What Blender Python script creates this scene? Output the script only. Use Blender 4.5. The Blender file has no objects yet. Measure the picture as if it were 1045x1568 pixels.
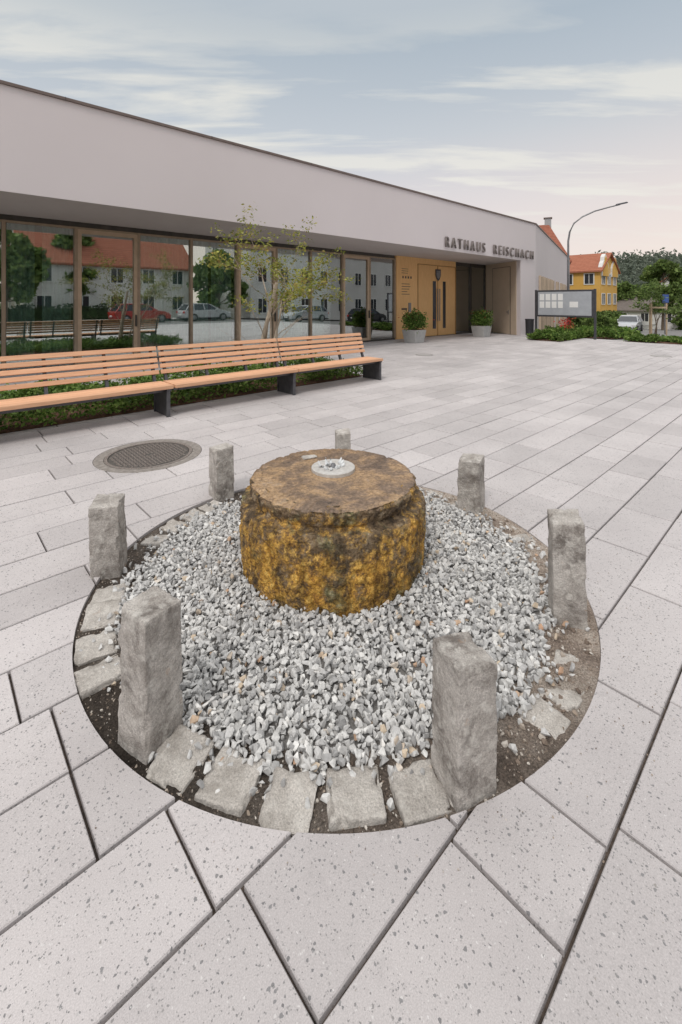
import bpy, bmesh, math, random
import numpy as np
from mathutils import Vector, Matrix, noise as mnoise
random.seed(7); np.random.seed(7)
scene=bpy.context.scene
ANG=math.radians(42.8)
CU,SU=math.cos(ANG),math.sin(ANG)
def uv2w(u,v,z=0.0): return Vector((CU*u-SU*v, SU*u+CU*v, z))
def w2uv(x,y): return (CU*x+SU*y, -SU*x+CU*y)
def gz(u):
    if u<21: return 0.0
    return -0.042*(min(u,85)-21)

# ------------------------------------------------------------ materials
def M(name, rough=0.7, spec=0.4, metal=0.0):
    m=bpy.data.materials.new(name); m.use_nodes=True
    nt=m.node_tree; b=nt.nodes['Principled BSDF']
    b.inputs['Roughness'].default_value=rough
    b.inputs['Specular IOR Level'].default_value=spec
    b.inputs['Metallic'].default_value=metal
    return m,nt,b
def setin(nt,sock,val):
    if isinstance(val,bpy.types.NodeSocket): nt.links.new(val,sock)
    elif isinstance(val,(tuple,list)) and len(val)==3 and sock.type=='RGBA': sock.default_value=(*val,1)
    else: sock.default_value=val
def coord(nt,scale=(1,1,1),out='Object'):
    t=nt.nodes.new('ShaderNodeTexCoord')
    mp=nt.nodes.new('ShaderNodeMapping'); mp.inputs['Scale'].default_value=scale
    nt.links.new(t.outputs[out],mp.inputs[0]); return mp.outputs[0]
def noise(nt,vec,scale,detail=4,rough=0.6,dist=0.0,color=False):
    n=nt.nodes.new('ShaderNodeTexNoise'); n.inputs['Scale'].default_value=scale
    n.inputs['Detail'].default_value=detail; n.inputs['Roughness'].default_value=rough
    n.inputs['Distortion'].default_value=dist
    nt.links.new(vec,n.inputs['Vector']); return n.outputs['Color' if color else 'Fac']
def voro(nt,vec,scale,feature='F1',rnd=1.0):
    n=nt.nodes.new('ShaderNodeTexVoronoi'); n.feature=feature
    n.inputs['Scale'].default_value=scale; n.inputs['Randomness'].default_value=rnd
    nt.links.new(vec,n.inputs['Vector']); return n
def ramp(nt,fac,stops,interp='LINEAR'):
    r=nt.nodes.new('ShaderNodeValToRGB'); cr=r.color_ramp; cr.interpolation=interp
    while len(cr.elements)<len(stops): cr.elements.new(0.5)
    for e,(p,c) in zip(cr.elements,stops):
        e.position=p
        e.color=(c,c,c,1) if isinstance(c,(int,float)) else (*c,1)
    nt.links.new(fac,r.inputs[0]); return r.outputs[0]
def mixc(nt,fac,a,b,mode='MIX'):
    n=nt.nodes.new('ShaderNodeMix'); n.data_type='RGBA'; n.blend_type=mode
    setin(nt,n.inputs[0],fac); setin(nt,n.inputs[6],a); setin(nt,n.inputs[7],b); return n.outputs[2]
def math_(nt,op,a,b=0.0,clamp=False):
    n=nt.nodes.new('ShaderNodeMath'); n.operation=op; n.use_clamp=clamp
    setin(nt,n.inputs[0],a); setin(nt,n.inputs[1],b); return n.outputs[0]
def island(nt):
    g=nt.nodes.new('ShaderNodeNewGeometry'); return g.outputs['Random Per Island']
def sepxyz(nt,vec):
    s=nt.nodes.new('ShaderNodeSeparateXYZ'); nt.links.new(vec,s.inputs[0]); return s.outputs
def bump(nt,b,h,strength=0.5,dist=0.01,prev=None):
    n=nt.nodes.new('ShaderNodeBump'); setin(nt,n.inputs['Strength'],strength)
    n.inputs['Distance'].default_value=dist; nt.links.new(h,n.inputs['Height'])
    if prev is not None: nt.links.new(prev,n.inputs['Normal'])
    nt.links.new(n.outputs[0],b.inputs['Normal']); return n.outputs[0]
def simple(name,c1,c2,scale=5,rough=0.7,bs=0.0,bd=0.01,bscale=None,spec=0.4,metal=0,stretch=(1,1,1),isl=0.0):
    m,nt,b=M(name,rough,spec,metal); v=coord(nt,stretch)
    f=noise(nt,v,scale); c=ramp(nt,f,[(0.3,c1),(0.7,c2)])
    if isl>0:
        k=ramp(nt,island(nt),[(0,1-isl),(1,1+isl*0.5)])
        c=mixc(nt,1.0,c,k,'MULTIPLY')
    nt.links.new(c,b.inputs['Base Color'])
    if bs>0: bump(nt,b,noise(nt,v,bscale or scale*6,3),bs,bd)
    return m

# paving slabs: cast terrazzo concrete
m_slab,nt,b=M('paving_concrete',0.75,0.3); v=coord(nt)
vd=mixc(nt,0.010,v,noise(nt,v,110,2,0.6,0,True))
base=ramp(nt,noise(nt,v,1.3,4),[(0.3,(0.515,0.482,0.482)),(0.7,(0.59,0.555,0.552))])
base=mixc(nt,1.0,base,ramp(nt,island(nt),[(0,0.88),(1,1.06)]),'MULTIPLY')
fine=ramp(nt,noise(nt,v,300,2,0.7),[(0.3,0.84),(0.7,1.12)])
base=mixc(nt,1.0,base,fine,'MULTIPLY')
def chips(scale,thr,size):
    vo=voro(nt,vd,scale); s=nt.nodes.new('ShaderNodeSeparateColor'); nt.links.new(vo.outputs['Color'],s.inputs[0])
    a=math_(nt,'LESS_THAN',s.outputs[0],thr)
    sz=math_(nt,'MULTIPLY',s.outputs[1],size)
    d=math_(nt,'LESS_THAN',vo.outputs['Distance'],math_(nt,'ADD',sz,size*0.35))
    return math_(nt,'MULTIPLY',a,d), s.outputs[2]
m1,r1=chips(95,0.18,0.34)
base=mixc(nt,math_(nt,'MULTIPLY',m1,0.8),base,ramp(nt,r1,[(0,(0.10,0.10,0.105)),(0.6,(0.20,0.20,0.205)),(1,(0.33,0.30,0.27))]))
m2,r2=chips(190,0.30,0.40)
base=mixc(nt,math_(nt,'MULTIPLY',m2,0.65),base,ramp(nt,r2,[(0,(0.14,0.14,0.14)),(0.7,(0.28,0.27,0.27)),(1,(0.72,0.70,0.69))]))
base=mixc(nt,1.0,base,ramp(nt,noise(nt,v,0.55,5,0.65),[(0.35,0.90),(0.6,1.03)]),'MULTIPLY')
base=mixc(nt,1.0,base,ramp(nt,noise(nt,v,7,5,0.7),[(0.58,1.0),(0.75,0.87)]),'MULTIPLY')
nt.links.new(base,b.inputs['Base Color'])
bump(nt,b,noise(nt,v,180,3,0.7),0.25,0.002)

m_joint=simple('joint_sand',(0.03,0.025,0.021),(0.13,0.10,0.082),25,0.95,0.6,0.005)
m_asph=simple('asphalt',(0.17,0.165,0.165),(0.24,0.235,0.23),3,0.9,0.4,0.004,200)
m_grass=simple('grass_ground',(0.07,0.10,0.03),(0.12,0.15,0.055),0.6,0.95,0.5,0.05,30)
m_kerb=simple('kerb_granite',(0.3,0.29,0.28),(0.42,0.4,0.39),30,0.85,0.3,0.004)
m_white=simple('road_paint',(0.6,0.6,0.58),(0.75,0.75,0.72),30,0.7)
m_soil=simple('mulch_soil',(0.05,0.026,0.017),(0.20,0.10,0.065),35,0.95,1.0,0.03,60)

# dirt in the ring
m_dirt,nt,b=M('sandy_dirt',0.95,0.2); v=coord(nt)
xs=sepxyz(nt,v)
f=noise(nt,v,4,6,0.7); c=ramp(nt,f,[(0.3,(0.15,0.115,0.095)),(0.5,(0.33,0.27,0.225)),(0.7,(0.50,0.44,0.385))])
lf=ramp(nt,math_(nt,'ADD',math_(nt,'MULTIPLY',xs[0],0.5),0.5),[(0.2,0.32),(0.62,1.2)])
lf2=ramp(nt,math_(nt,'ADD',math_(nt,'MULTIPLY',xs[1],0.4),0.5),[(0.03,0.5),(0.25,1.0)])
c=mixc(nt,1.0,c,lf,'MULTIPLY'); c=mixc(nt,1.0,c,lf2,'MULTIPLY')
c=mixc(nt,1.0,c,ramp(nt,noise(nt,v,140,3,0.8),[(0.35,0.5),(0.65,1.5)]),'MULTIPLY')
rad=nt.nodes.new('ShaderNodeVectorMath'); rad.operation='LENGTH'; nt.links.new(v,rad.inputs[0])
k=math_(nt,'LESS_THAN',rad.outputs['Value'],1.13)
c=mixc(nt,k,c,(0.26,0.25,0.24))
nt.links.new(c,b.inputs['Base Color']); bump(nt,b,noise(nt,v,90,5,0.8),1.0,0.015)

# gravel
m_grav,nt,b=M('gravel_stone',0.85,0.3); v=coord(nt); r=island(nt)
c=ramp(nt,r,[(0,(0.32,0.317,0.315)),(0.25,(0.48,0.475,0.47)),(0.5,(0.61,0.605,0.595)),(0.75,(0.53,0.525,0.515)),(0.965,(0.76,0.75,0.73)),(0.978,(0.56,0.46,0.36)),(0.99,(0.60,0.50,0.38)),(1,(0.48,0.30,0.2))])
c=mixc(nt,1.0,c,ramp(nt,noise(nt,v,90,3,0.7),[(0.3,0.82),(0.7,1.18)]),'MULTIPLY')
nt.links.new(c,b.inputs['Base Color'])
m_grit,nt,b=M('grit_stone',0.9,0.2); r=island(nt)
c=ramp(nt,r,[(0,(0.14,0.105,0.085)),(0.4,(0.31,0.25,0.20)),(0.7,(0.42,0.37,0.32)),(1,(0.62,0.58,0.53))])
nt.links.new(c,b.inputs['Base Color'])

def granite(name,lo,hi,stainc,moss=0.4,wht=0.45):
    m,nt,b=M(name,0.88,0.25); v=coord(nt)
    oi=nt.nodes.new('ShaderNodeObjectInfo')
    va=nt.nodes.new('ShaderNodeVectorMath'); va.operation='ADD'; nt.links.new(v,va.inputs[0])
    cb=nt.nodes.new('ShaderNodeCombineXYZ'); nt.links.new(math_(nt,'MULTIPLY',oi.outputs['Random'],37.0),cb.inputs[0]); nt.links.new(cb.outputs[0],va.inputs[1]); v2=va.outputs[0]
    c=ramp(nt,noise(nt,v2,9,6,0.7),[(0.3,lo),(0.62,hi)])
    c=mixc(nt,1.0,c,ramp(nt,noise(nt,v2,170,3,0.8),[(0.3,0.62),(0.7,1.25)]),'MULTIPLY')
    st=ramp(nt,noise(nt,v2,5,7,0.74,0.4),[(0.49,0.0),(0.64,1.0)])
    c=mixc(nt,math_(nt,'MULTIPLY',st,moss),c,stainc)
    og=ramp(nt,noise(nt,v2,13,5,0.65),[(0.65,0.0),(0.72,1.0)])
    c=mixc(nt,math_(nt,'MULTIPLY',og,0.5),c,(0.42,0.23,0.11))
    wl=ramp(nt,noise(nt,v2,21,5,0.65),[(0.54,0.0),(0.66,1.0)])
    c=mixc(nt,math_(nt,'MULTIPLY',wl,wht),c,(0.74,0.71,0.66))
    nt.links.new(c,b.inputs['Base Color'])
    n1=bump(nt,b,noise(nt,v2,30,6,0.75),1.0,0.016); bump(nt,b,noise(nt,v2,160,3,0.7),0.6,0.004,n1)
    return m
m_post=granite('weathered_granite',(0.36,0.325,0.295),(0.63,0.59,0.55),(0.14,0.12,0.105),0.8,0.6)
m_sett=granite('granite_sett',(0.43,0.395,0.36),(0.66,0.62,0.575),(0.26,0.23,0.20),0.5)

# millstone
m_mill,nt,b=M('rusty_wet_millstone',0.6,0.4); v=coord(nt); xs=sepxyz(nt,v)
dark=ramp(nt,noise(nt,v,16,6,0.72),[(0.34,(0.06,0.042,0.028)),(0.50,(0.17,0.115,0.065)),(0.60,(0.27,0.20,0.125)),(0.70,(0.40,0.34,0.26))])
och=ramp(nt,noise(nt,v,30,6,0.8),[(0.30,(0.12,0.055,0.016)),(0.42,(0.36,0.17,0.03)),(0.53,(0.62,0.34,0.06)),(0.68,(0.82,0.56,0.17))])
zf=ramp(nt,xs[2],[(0.0,0.80),(0.10,0.97),(0.22,1.0),(0.36,0.72),(0.42,0.38),(0.48,0.30)])
mk=math_(nt,'ADD',math_(nt,'MULTIPLY',noise(nt,v,7.5,7,0.78),2.4),math_(nt,'MULTIPLY',zf,0.42))
mk=math_(nt,'MULTIPLY',math_(nt,'SUBTRACT',mk,1.37),3.2,True)
c=mixc(nt,mk,dark,och)
gm=ramp(nt,noise(nt,v,6,6,0.72,0.3),[(0.54,0.0),(0.65,0.8)]); c=mixc(nt,gm,c,ramp(nt,noise(nt,v,45,4),[(0.35,(0.10,0.10,0.045)),(0.52,(0.26,0.24,0.11)),(0.65,(0.44,0.41,0.27))]))
c=mixc(nt,1.0,c,ramp(nt,voro(nt,v,50).outputs['Distance'],[(0.05,0.55),(0.3,1.12)]),'MULTIPLY')
c=mixc(nt,1.0,c,ramp(nt,noise(nt,coord(nt,(1,1,0.2)),15,4,0.65),[(0.36,0.42),(0.55,1.15)]),'MULTIPLY')
tc=ramp(nt,noise(nt,v,4.5,6,0.7,0.3),[(0.3,(0.09,0.062,0.045)),(0.46,(0.22,0.15,0.10)),(0.58,(0.40,0.26,0.14)),(0.72,(0.29,0.24,0.20))])
tc=mixc(nt,1.0,tc,ramp(nt,noise(nt,v,60,4,0.7),[(0.35,0.6),(0.65,1.35)]),'MULTIPLY')
geo=nt.nodes.new('ShaderNodeNewGeometry'); ns=sepxyz(nt,geo.outputs['True Normal'])
up=ramp(nt,ns[2],[(0.6,0.0),(0.85,1.0)]); hi=ramp(nt,xs[2],[(0.44,0.0),(0.50,1.0)]); top=math_(nt,'MULTIPLY',up,hi)
c=mixc(nt,top,c,tc); nt.links.new(c,b.inputs['Base Color'])
nt.links.new(ramp(nt,top,[(0,0.6),(1,0.14)]),b.inputs['Roughness'])
n1=bump(nt,b,noise(nt,v,38,6,0.78),ramp(nt,top,[(0,1.0),(1,0.28)]),0.020)
bump(nt,b,voro(nt,v,70).outputs['Distance'],ramp(nt,top,[(0,0.7),(1,0.10)]),0.010,n1)

m_disc=simple('pale_fountain_disc',(0.42,0.40,0.375),(0.62,0.60,0.57),40,0.35,0.4,0.004)
m_water,nt,b=M('water',0.05,0.5); b.inputs['Base Color'].default_value=(0.9,0.92,0.93,1); b.inputs['Transmission Weight'].default_value=0.3; b.inputs['IOR'].default_value=1.33
m_iron=simple('cast_iron',(0.14,0.12,0.11),(0.32,0.28,0.255),60,0.6,0.3,0.002,metal=0.2)
m_irond=simple('cast_iron_dark',(0.06,0.055,0.05),(0.12,0.11,0.1),60,0.7)
m_concr=simple('manhole_concrete',(0.18,0.16,0.145),(0.33,0.30,0.275),25,0.8,0.4,0.003)
m_lid=simple('stone_drain_lid',(0.36,0.34,0.33),(0.46,0.44,0.43),25,0.8,0.3,0.003)

m_plaster,nt,b=M('white_plaster',0.9,0.3); v=coord(nt)
c=ramp(nt,noise(nt,v,0.5,3),[(0.3,(0.70,0.645,0.655)),(0.7,(0.725,0.67,0.68))])
nt.links.new(c,b.inputs['Base Color']); bump(nt,b,noise(nt,v,120,3),0.15,0.002)
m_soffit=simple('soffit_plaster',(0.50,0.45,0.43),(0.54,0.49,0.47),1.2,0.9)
m_cap=simple('roof_edge_metal',(0.17,0.13,0.115),(0.22,0.175,0.16),3,0.5,metal=0.3)
m_roofmem=simple('flat_roof',(0.2,0.2,0.2),(0.28,0.28,0.28),3,0.9)
m_frame=simple('window_frame_bronze',(0.30,0.225,0.16),(0.38,0.29,0.21),6,0.5,spec=0.4)
m_frame2=simple('door_frame_tan',(0.46,0.34,0.235),(0.55,0.42,0.30),5,0.5)
m_fdark=simple('frame_dark',(0.05,0.045,0.04),(0.08,0.07,0.06),6,0.5)
def wood(name,c1,c2,stretch,rough=0.55,isl=0.12):
    m,nt,b=M(name,rough,0.35); v=coord(nt,stretch)
    f=noise(nt,v,6,5,0.65,0.6); c=ramp(nt,f,[(0.3,c1),(0.7,c2)])
    c=mixc(nt,1.0,c,ramp(nt,island(nt),[(0,1-isl),(1,1+isl)]),'MULTIPLY')
    nt.links.new(c,b.inputs['Base Color']); bump(nt,b,f,0.2,0.002); return m
m_oak=wood('oak_door_wood',(0.68,0.40,0.17),(0.82,0.52,0.24),(6,6,0.5))
m_oak2=wood('oak_trim_wood',(0.38,0.21,0.08),(0.46,0.27,0.11),(6,6,0.5))
m_bench=wood('bench_larch',(0.62,0.34,0.20),(0.80,0.48,0.30),(0.7,12,12),0.6,0.16)
m_steel=simple('bench_steel',(0.08,0.08,0.088),(0.13,0.13,0.14),8,0.5,metal=0.4)
m_tanpanel=simple('beige_cladding',(0.50,0.40,0.30),(0.56,0.45,0.345),2,0.6)
m_letter=simple('letter_metal',(0.19,0.165,0.155),(0.26,0.23,0.22),10,0.5,metal=0.2)
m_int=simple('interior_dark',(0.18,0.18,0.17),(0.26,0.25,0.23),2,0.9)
m_curt,nt,b=M('curtain_cloth',0.9,0.1)
c=ramp(nt,noise(nt,coord(nt,(14,1,0.2)),2,3),[(0.3,(0.42,0.58,0.54)),(0.7,(0.72,0.84,0.80))]); nt.links.new(c,b.inputs['Base Color'])
m_glass=bpy.data.materials.new('window_glass'); m_glass.use_nodes=True; nt=m_glass.node_tree; nt.nodes.clear()
o=nt.nodes.new('ShaderNodeOutputMaterial'); t=nt.nodes.new('ShaderNodeBsdfTransparent'); t.inputs[0].default_value=(0.90,0.96,0.94,1)
g=nt.nodes.new('ShaderNodeBsdfGlossy'); g.inputs['Roughness'].default_value=0.0; g.inputs['Color'].default_value=(0.92,0.97,0.97,1)
fr=nt.nodes.new('ShaderNodeFresnel'); fr.inputs[0].default_value=1.5
mx=nt.nodes.new('ShaderNodeMixShader'); nt.links.new(math_(nt,'ADD',fr.outputs[0],0.38,True),mx.inputs[0])
nt.links.new(t.outputs[0],mx.inputs[1]); nt.links.new(g.outputs[0],mx.inputs[2]); nt.links.new(mx.outputs[0],o.inputs[0])
m_pane,nt,b=M('dark_window_pane',0.08,0.6); b.inputs['Base Color'].default_value=(0.035,0.04,0.05,1)
def tiles(name,c1,c2):
    m,nt,b=M(name,0.85,0.2); v=coord(nt)
    w=nt.nodes.new('ShaderNodeTexWave'); w.bands_direction='Z'; w.inputs['Scale'].default_value=1.6; w.inputs['Distortion'].default_value=0.6; nt.links.new(v,w.inputs['Vector'])
    c=ramp(nt,noise(nt,v,3,6,0.8),[(0.3,c1),(0.7,c2)]); c=mixc(nt,1,c,ramp(nt,w.outputs[0],[(0,0.7),(0.5,1.05)]),'MULTIPLY')
    nt.links.new(c,b.inputs['Base Color']); return m
m_tile=tiles('red_roof_tiles',(0.25,0.08,0.05),(0.40,0.16,0.105))
m_tileo=tiles('orange_roof_tiles',(0.32,0.11,0.065),(0.45,0.19,0.12))
m_tileg=tiles('grey_roof_tiles',(0.13,0.11,0.10),(0.2,0.17,0.15))
m_yel=simple('yellow_render',(0.66,0.38,0.09),(0.73,0.45,0.13),0.6,0.9)
m_wht=simple('white_render',(0.62,0.6,0.58),(0.7,0.68,0.66),0.6,0.9)
m_trim=simple('white_trim',(0.7,0.69,0.67),(0.76,0.75,0.73),2,0.7)
m_grey=simple('grey_render',(0.35,0.35,0.36),(0.42,0.42,0.43),0.6,0.9)
m_bark=simple('bark',(0.12,0.09,0.065),(0.26,0.21,0.16),20,0.95,0.6,0.01,stretch=(1,1,0.2))
m_lbark=simple('pale_bark',(0.38,0.30,0.23),(0.58,0.50,0.40),14,0.9,0.4,0.006,stretch=(1,1,0.3))
def leafm(name,cols):
    m,nt,b=M(name,0.6,0.25); r=island(nt)
    c=ramp(nt,r,[(i/(len(cols)-1),cc) for i,cc in enumerate(cols)])
    k=ramp(nt,noise(nt,coord(nt),1.3,2),[(0.35,0.6),(0.65,1.25)]); c=mixc(nt,1.0,c,k,'MULTIPLY')
    nt.links.new(c,b.inputs['Base Color'])
    tr=nt.nodes.new('ShaderNodeBsdfTranslucent'); nt.links.new(c,tr.inputs[0])
    mx=nt.nodes.new('ShaderNodeMixShader'); mx.inputs[0].default_value=0.3
    out=[n for n in nt.nodes if n.type=='OUTPUT_MATERIAL'][0]
    nt.links.new(b.outputs[0],mx.inputs[1]); nt.links.new(tr.outputs[0],mx.inputs[2]); nt.links.new(mx.outputs[0],out.inputs[0])
    return m
m_leaf=leafm('leaf_yellowgreen',[(0.15,0.19,0.03),(0.27,0.31,0.055),(0.42,0.42,0.11),(0.36,0.26,0.08)])
m_leafg=leafm('leaf_green',[(0.07,0.11,0.03),(0.12,0.19,0.045),(0.18,0.26,0.07),(0.22,0.29,0.09)])
m_leafd=leafm('leaf_dark',[(0.04,0.07,0.028),(0.06,0.10,0.04),(0.09,0.14,0.05)])
m_leafb=leafm('bedplant_green',[(0.05,0.10,0.02),(0.11,0.20,0.035),(0.19,0.30,0.065),(0.25,0.33,0.09)])
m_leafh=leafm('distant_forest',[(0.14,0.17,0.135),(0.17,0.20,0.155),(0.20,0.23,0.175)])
m_flow=simple('red_petals',(0.5,0.04,0.03),(0.65,0.08,0.05),30,0.6)
m_pot=simple('planter_grey',(0.38,0.38,0.38),(0.47,0.47,0.46),8,0.7)
m_black=simple('black_metal',(0.025,0.025,0.028),(0.04,0.04,0.045),8,0.45)
m_dgrey=simple('anthracite_metal',(0.07,0.072,0.08),(0.10,0.10,0.11),8,0.4,metal=0.4)
m_galv=simple('galvanised_steel',(0.2,0.2,0.21),(0.3,0.3,0.31),8,0.45,metal=0.5)
m_paper=simple('paper',(0.75,0.75,0.74),(0.82,0.82,0.8),40,0.8)
m_felt=simple('board_backing',(0.36,0.38,0.41),(0.42,0.44,0.47),5,0.9)
m_stake=simple('wood_stake',(0.45,0.33,0.22),(0.58,0.45,0.31),6,0.8,stretch=(1,1,0.2))
m_tyre=simple('tyre',(0.02,0.02,0.02),(0.035,0.035,0.035),20,0.8)
def paint(n,c):
    m,nt,b=M(n,0.3,0.5); b.inputs['Coat Weight'].default_value=0.6
    nt.links.new(ramp(nt,noise(nt,coord(nt),2,2),[(0.3,tuple(x*0.93 for x in c)),(0.7,c)]),b.inputs['Base Color']); return m
p_silver=paint('paint_silver',(0.52,0.53,0.55)); p_black=paint('paint_black',(0.03,0.03,0.035)); p_white=paint('paint_white',(0.7,0.7,0.7)); p_red=paint('paint_red',(0.45,0.04,0.03))
m_lamp=simple('headlamp',(0.7,0.7,0.72),(0.8,0.8,0.82),5,0.1)
m_red=simple('red_plastic',(0.5,0.03,0.02),(0.55,0.04,0.03),5,0.4)

# ------------------------------------------------------------ mesh helpers
COL=scene.collection
def obj(name,verts,faces,mat=None,parent=None,loc=None,rot=None,smooth=False,bevel=0):
    me=bpy.data.meshes.new(name); me.from_pydata([tuple(v) for v in verts],[],[tuple(f) for f in faces]); me.update()
    if mat: me.materials.append(mat)
    if smooth: me.polygons.foreach_set('use_smooth',[True]*len(me.polygons))
    o=bpy.data.objects.new(name,me); COL.objects.link(o)
    if parent: o.parent=parent
    if loc is not None: o.location=loc
    if rot is not None: o.rotation_euler=(0,0,rot)
    if bevel>0:
        md=o.modifiers.new('b','BEVEL'); md.width=bevel; md.segments=2; md.limit_method='ANGLE'
    return o
def empty(name,loc=(0,0,0),rot=0.0):
    e=bpy.data.objects.new(name,None); COL.objects.link(e); e.location=loc; e.rotation_euler=(0,0,rot); e.empty_display_size=0.2; return e
BF=[(0,3,2,1),(4,5,6,7),(0,1,5,4),(1,2,6,5),(2,3,7,6),(3,0,4,7)]
def bx(x0,x1,y0,y1,z0,z1):
    return [(x0,y0,z0),(x1,y0,z0),(x1,y1,z0),(x0,y1,z0),(x0,y0,z1),(x1,y0,z1),(x1,y1,z1),(x0,y1,z1)],BF
def box(name,x0,x1,y0,y1,z0,z1,mat,parent=None,bevel=0,**k):
    v,f=bx(x0,x1,y0,y1,z0,z1); return obj(name,v,f,mat,parent,bevel=bevel,**k)
def merge(parts):
    V=[];F=[]
    for v,f in parts:
        n=len(V); V+=list(v); F+=[tuple(i+n for i in ff) for ff in f]
    return V,F
def prism(pts,z0,z1):
    n=len(pts); v=[(x,y,z0) for x,y in pts]+[(x,y,z1) for x,y in pts]
    f=[tuple(reversed(range(n))),tuple(range(n,2*n))]+[(i,(i+1)%n,n+(i+1)%n,n+i) for i in range(n)]
    return v,f
def cyl(cx,cy,z0,z1,r0,r1=None,n=24):
    r1=r0 if r1 is None else r1
    v=[(cx+r0*math.cos(2*math.pi*i/n),cy+r0*math.sin(2*math.pi*i/n),z0) for i in range(n)]+[(cx+r1*math.cos(2*math.pi*i/n),cy+r1*math.sin(2*math.pi*i/n),z1) for i in range(n)]
    f=[tuple(reversed(range(n))),tuple(range(n,2*n))]+[(i,(i+1)%n,n+(i+1)%n,n+i) for i in range(n)]
    return v,f
def ring(cx,cy,z0,z1,ri,ro,n=64):
    v=[];f=[]
    for i in range(n):
        a=2*math.pi*i/n; c,s=math.cos(a),math.sin(a)
        v+=[(cx+ri*c,cy+ri*s,z0),(cx+ro*c,cy+ro*s,z0),(cx+ro*c,cy+ro*s,z1),(cx+ri*c,cy+ri*s,z1)]
    for i in range(n):
        a=4*i;b_=4*((i+1)%n)
        for k in range(4): f.append((a+k,b_+k,b_+(k+1)%4,a+(k+1)%4))
    return v,f
def tube(pts,rad,n=6):
    V=[];F=[]; P=[Vector(p) for p in pts]
    for i,p in enumerate(P):
        d=(P[min(i+1,len(P)-1)]-P[max(i-1,0)]).normalized()
        a=d.orthogonal().normalized() if abs(d.z)<0.95 else Vector((1,0,0)).cross(d).normalized(); b_=d.cross(a)
        for k in range(n):
            t=2*math.pi*k/n; V.append(tuple(p+(a*math.cos(t)+b_*math.sin(t))*rad[i]))
    for i in range(len(P)-1):
        for k in range(n): F.append((i*n+k,i*n+(k+1)%n,(i+1)*n+(k+1)%n,(i+1)*n+k))
    F.append(tuple(reversed(range(n)))); F.append(tuple((len(P)-1)*n+k for k in range(n)))
    return V,F
def leaves(C,size,flat=0.0):
    C=np.asarray(C,float); n=len(C)
    d=np.random.normal(size=(n,3)); d/=np.linalg.norm(d,axis=1)[:,None]
    e=np.random.normal(size=(n,3)); e[:,2]*=(1-flat); d[:,2]*=(1-flat)
    d/=np.linalg.norm(d,axis=1)[:,None]
    e-= (e*d).sum(1)[:,None]*d; e/=np.linalg.norm(e,axis=1)[:,None]
    s=size*np.random.uniform(0.6,1.3,n)[:,None]
    V=np.stack([C-d*s,C+e*s*0.5,C+d*s,C-e*s*0.5],1).reshape(-1,3)
    F=np.arange(4*n).reshape(-1,4)
    return V.tolist(),F.tolist()
HULLS=[]
def make_hulls(n=48):
    rs=np.random.RandomState(5)
    for _ in range(n):
        bm=bmesh.new()
        sc=np.array([1.0,rs.uniform(0.6,0.95),rs.uniform(0.5,0.85)])
        for p in rs.normal(size=(11,3)):
            p=p/np.linalg.norm(p)*rs.uniform(0.85,1.05)*sc; bm.verts.new(p)
        bmesh.ops.convex_hull(bm,input=bm.verts[:])
        ks=[v for v in bm.verts if not v.link_faces]
        bmesh.ops.delete(bm,geom=ks,context='VERTS')
        bmesh.ops.recalc_face_normals(bm,faces=bm.faces[:])
        bm.verts.index_update()
        HULLS.append((np.array([v.co[:] for v in bm.verts]),[[v.index for v in f.verts] for f in bm.faces])); bm.free()
make_hulls()
def rocks(pos,size,name,mat,parent=None,loc=None):
    pos=np.asarray(pos); n=len(pos); V=[];F=[];off=0
    q=np.random.normal(size=(n,4)); q/=np.linalg.norm(q,axis=1)[:,None]; w,x,y,z=q.T
    R=np.stack([np.stack([1-2*(y*y+z*z),2*(x*y-z*w),2*(x*z+y*w)],1),np.stack([2*(x*y+z*w),1-2*(x*x+z*z),2*(y*z-x*w)],1),np.stack([2*(x*z-y*w),2*(y*z+x*w),1-2*(x*x+y*y)],1)],1)
    idx=np.random.randint(0,len(HULLS),n)
    for i in range(n):
        hv,hf=HULLS[idx[i]]
        V.append(hv@R[i].T*size[i]+pos[i]); F+= [[a+off for a in f] for f in hf]; off+=len(hv)
    return obj(name,np.concatenate(V).tolist(),F,mat,parent,loc=loc)
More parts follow.
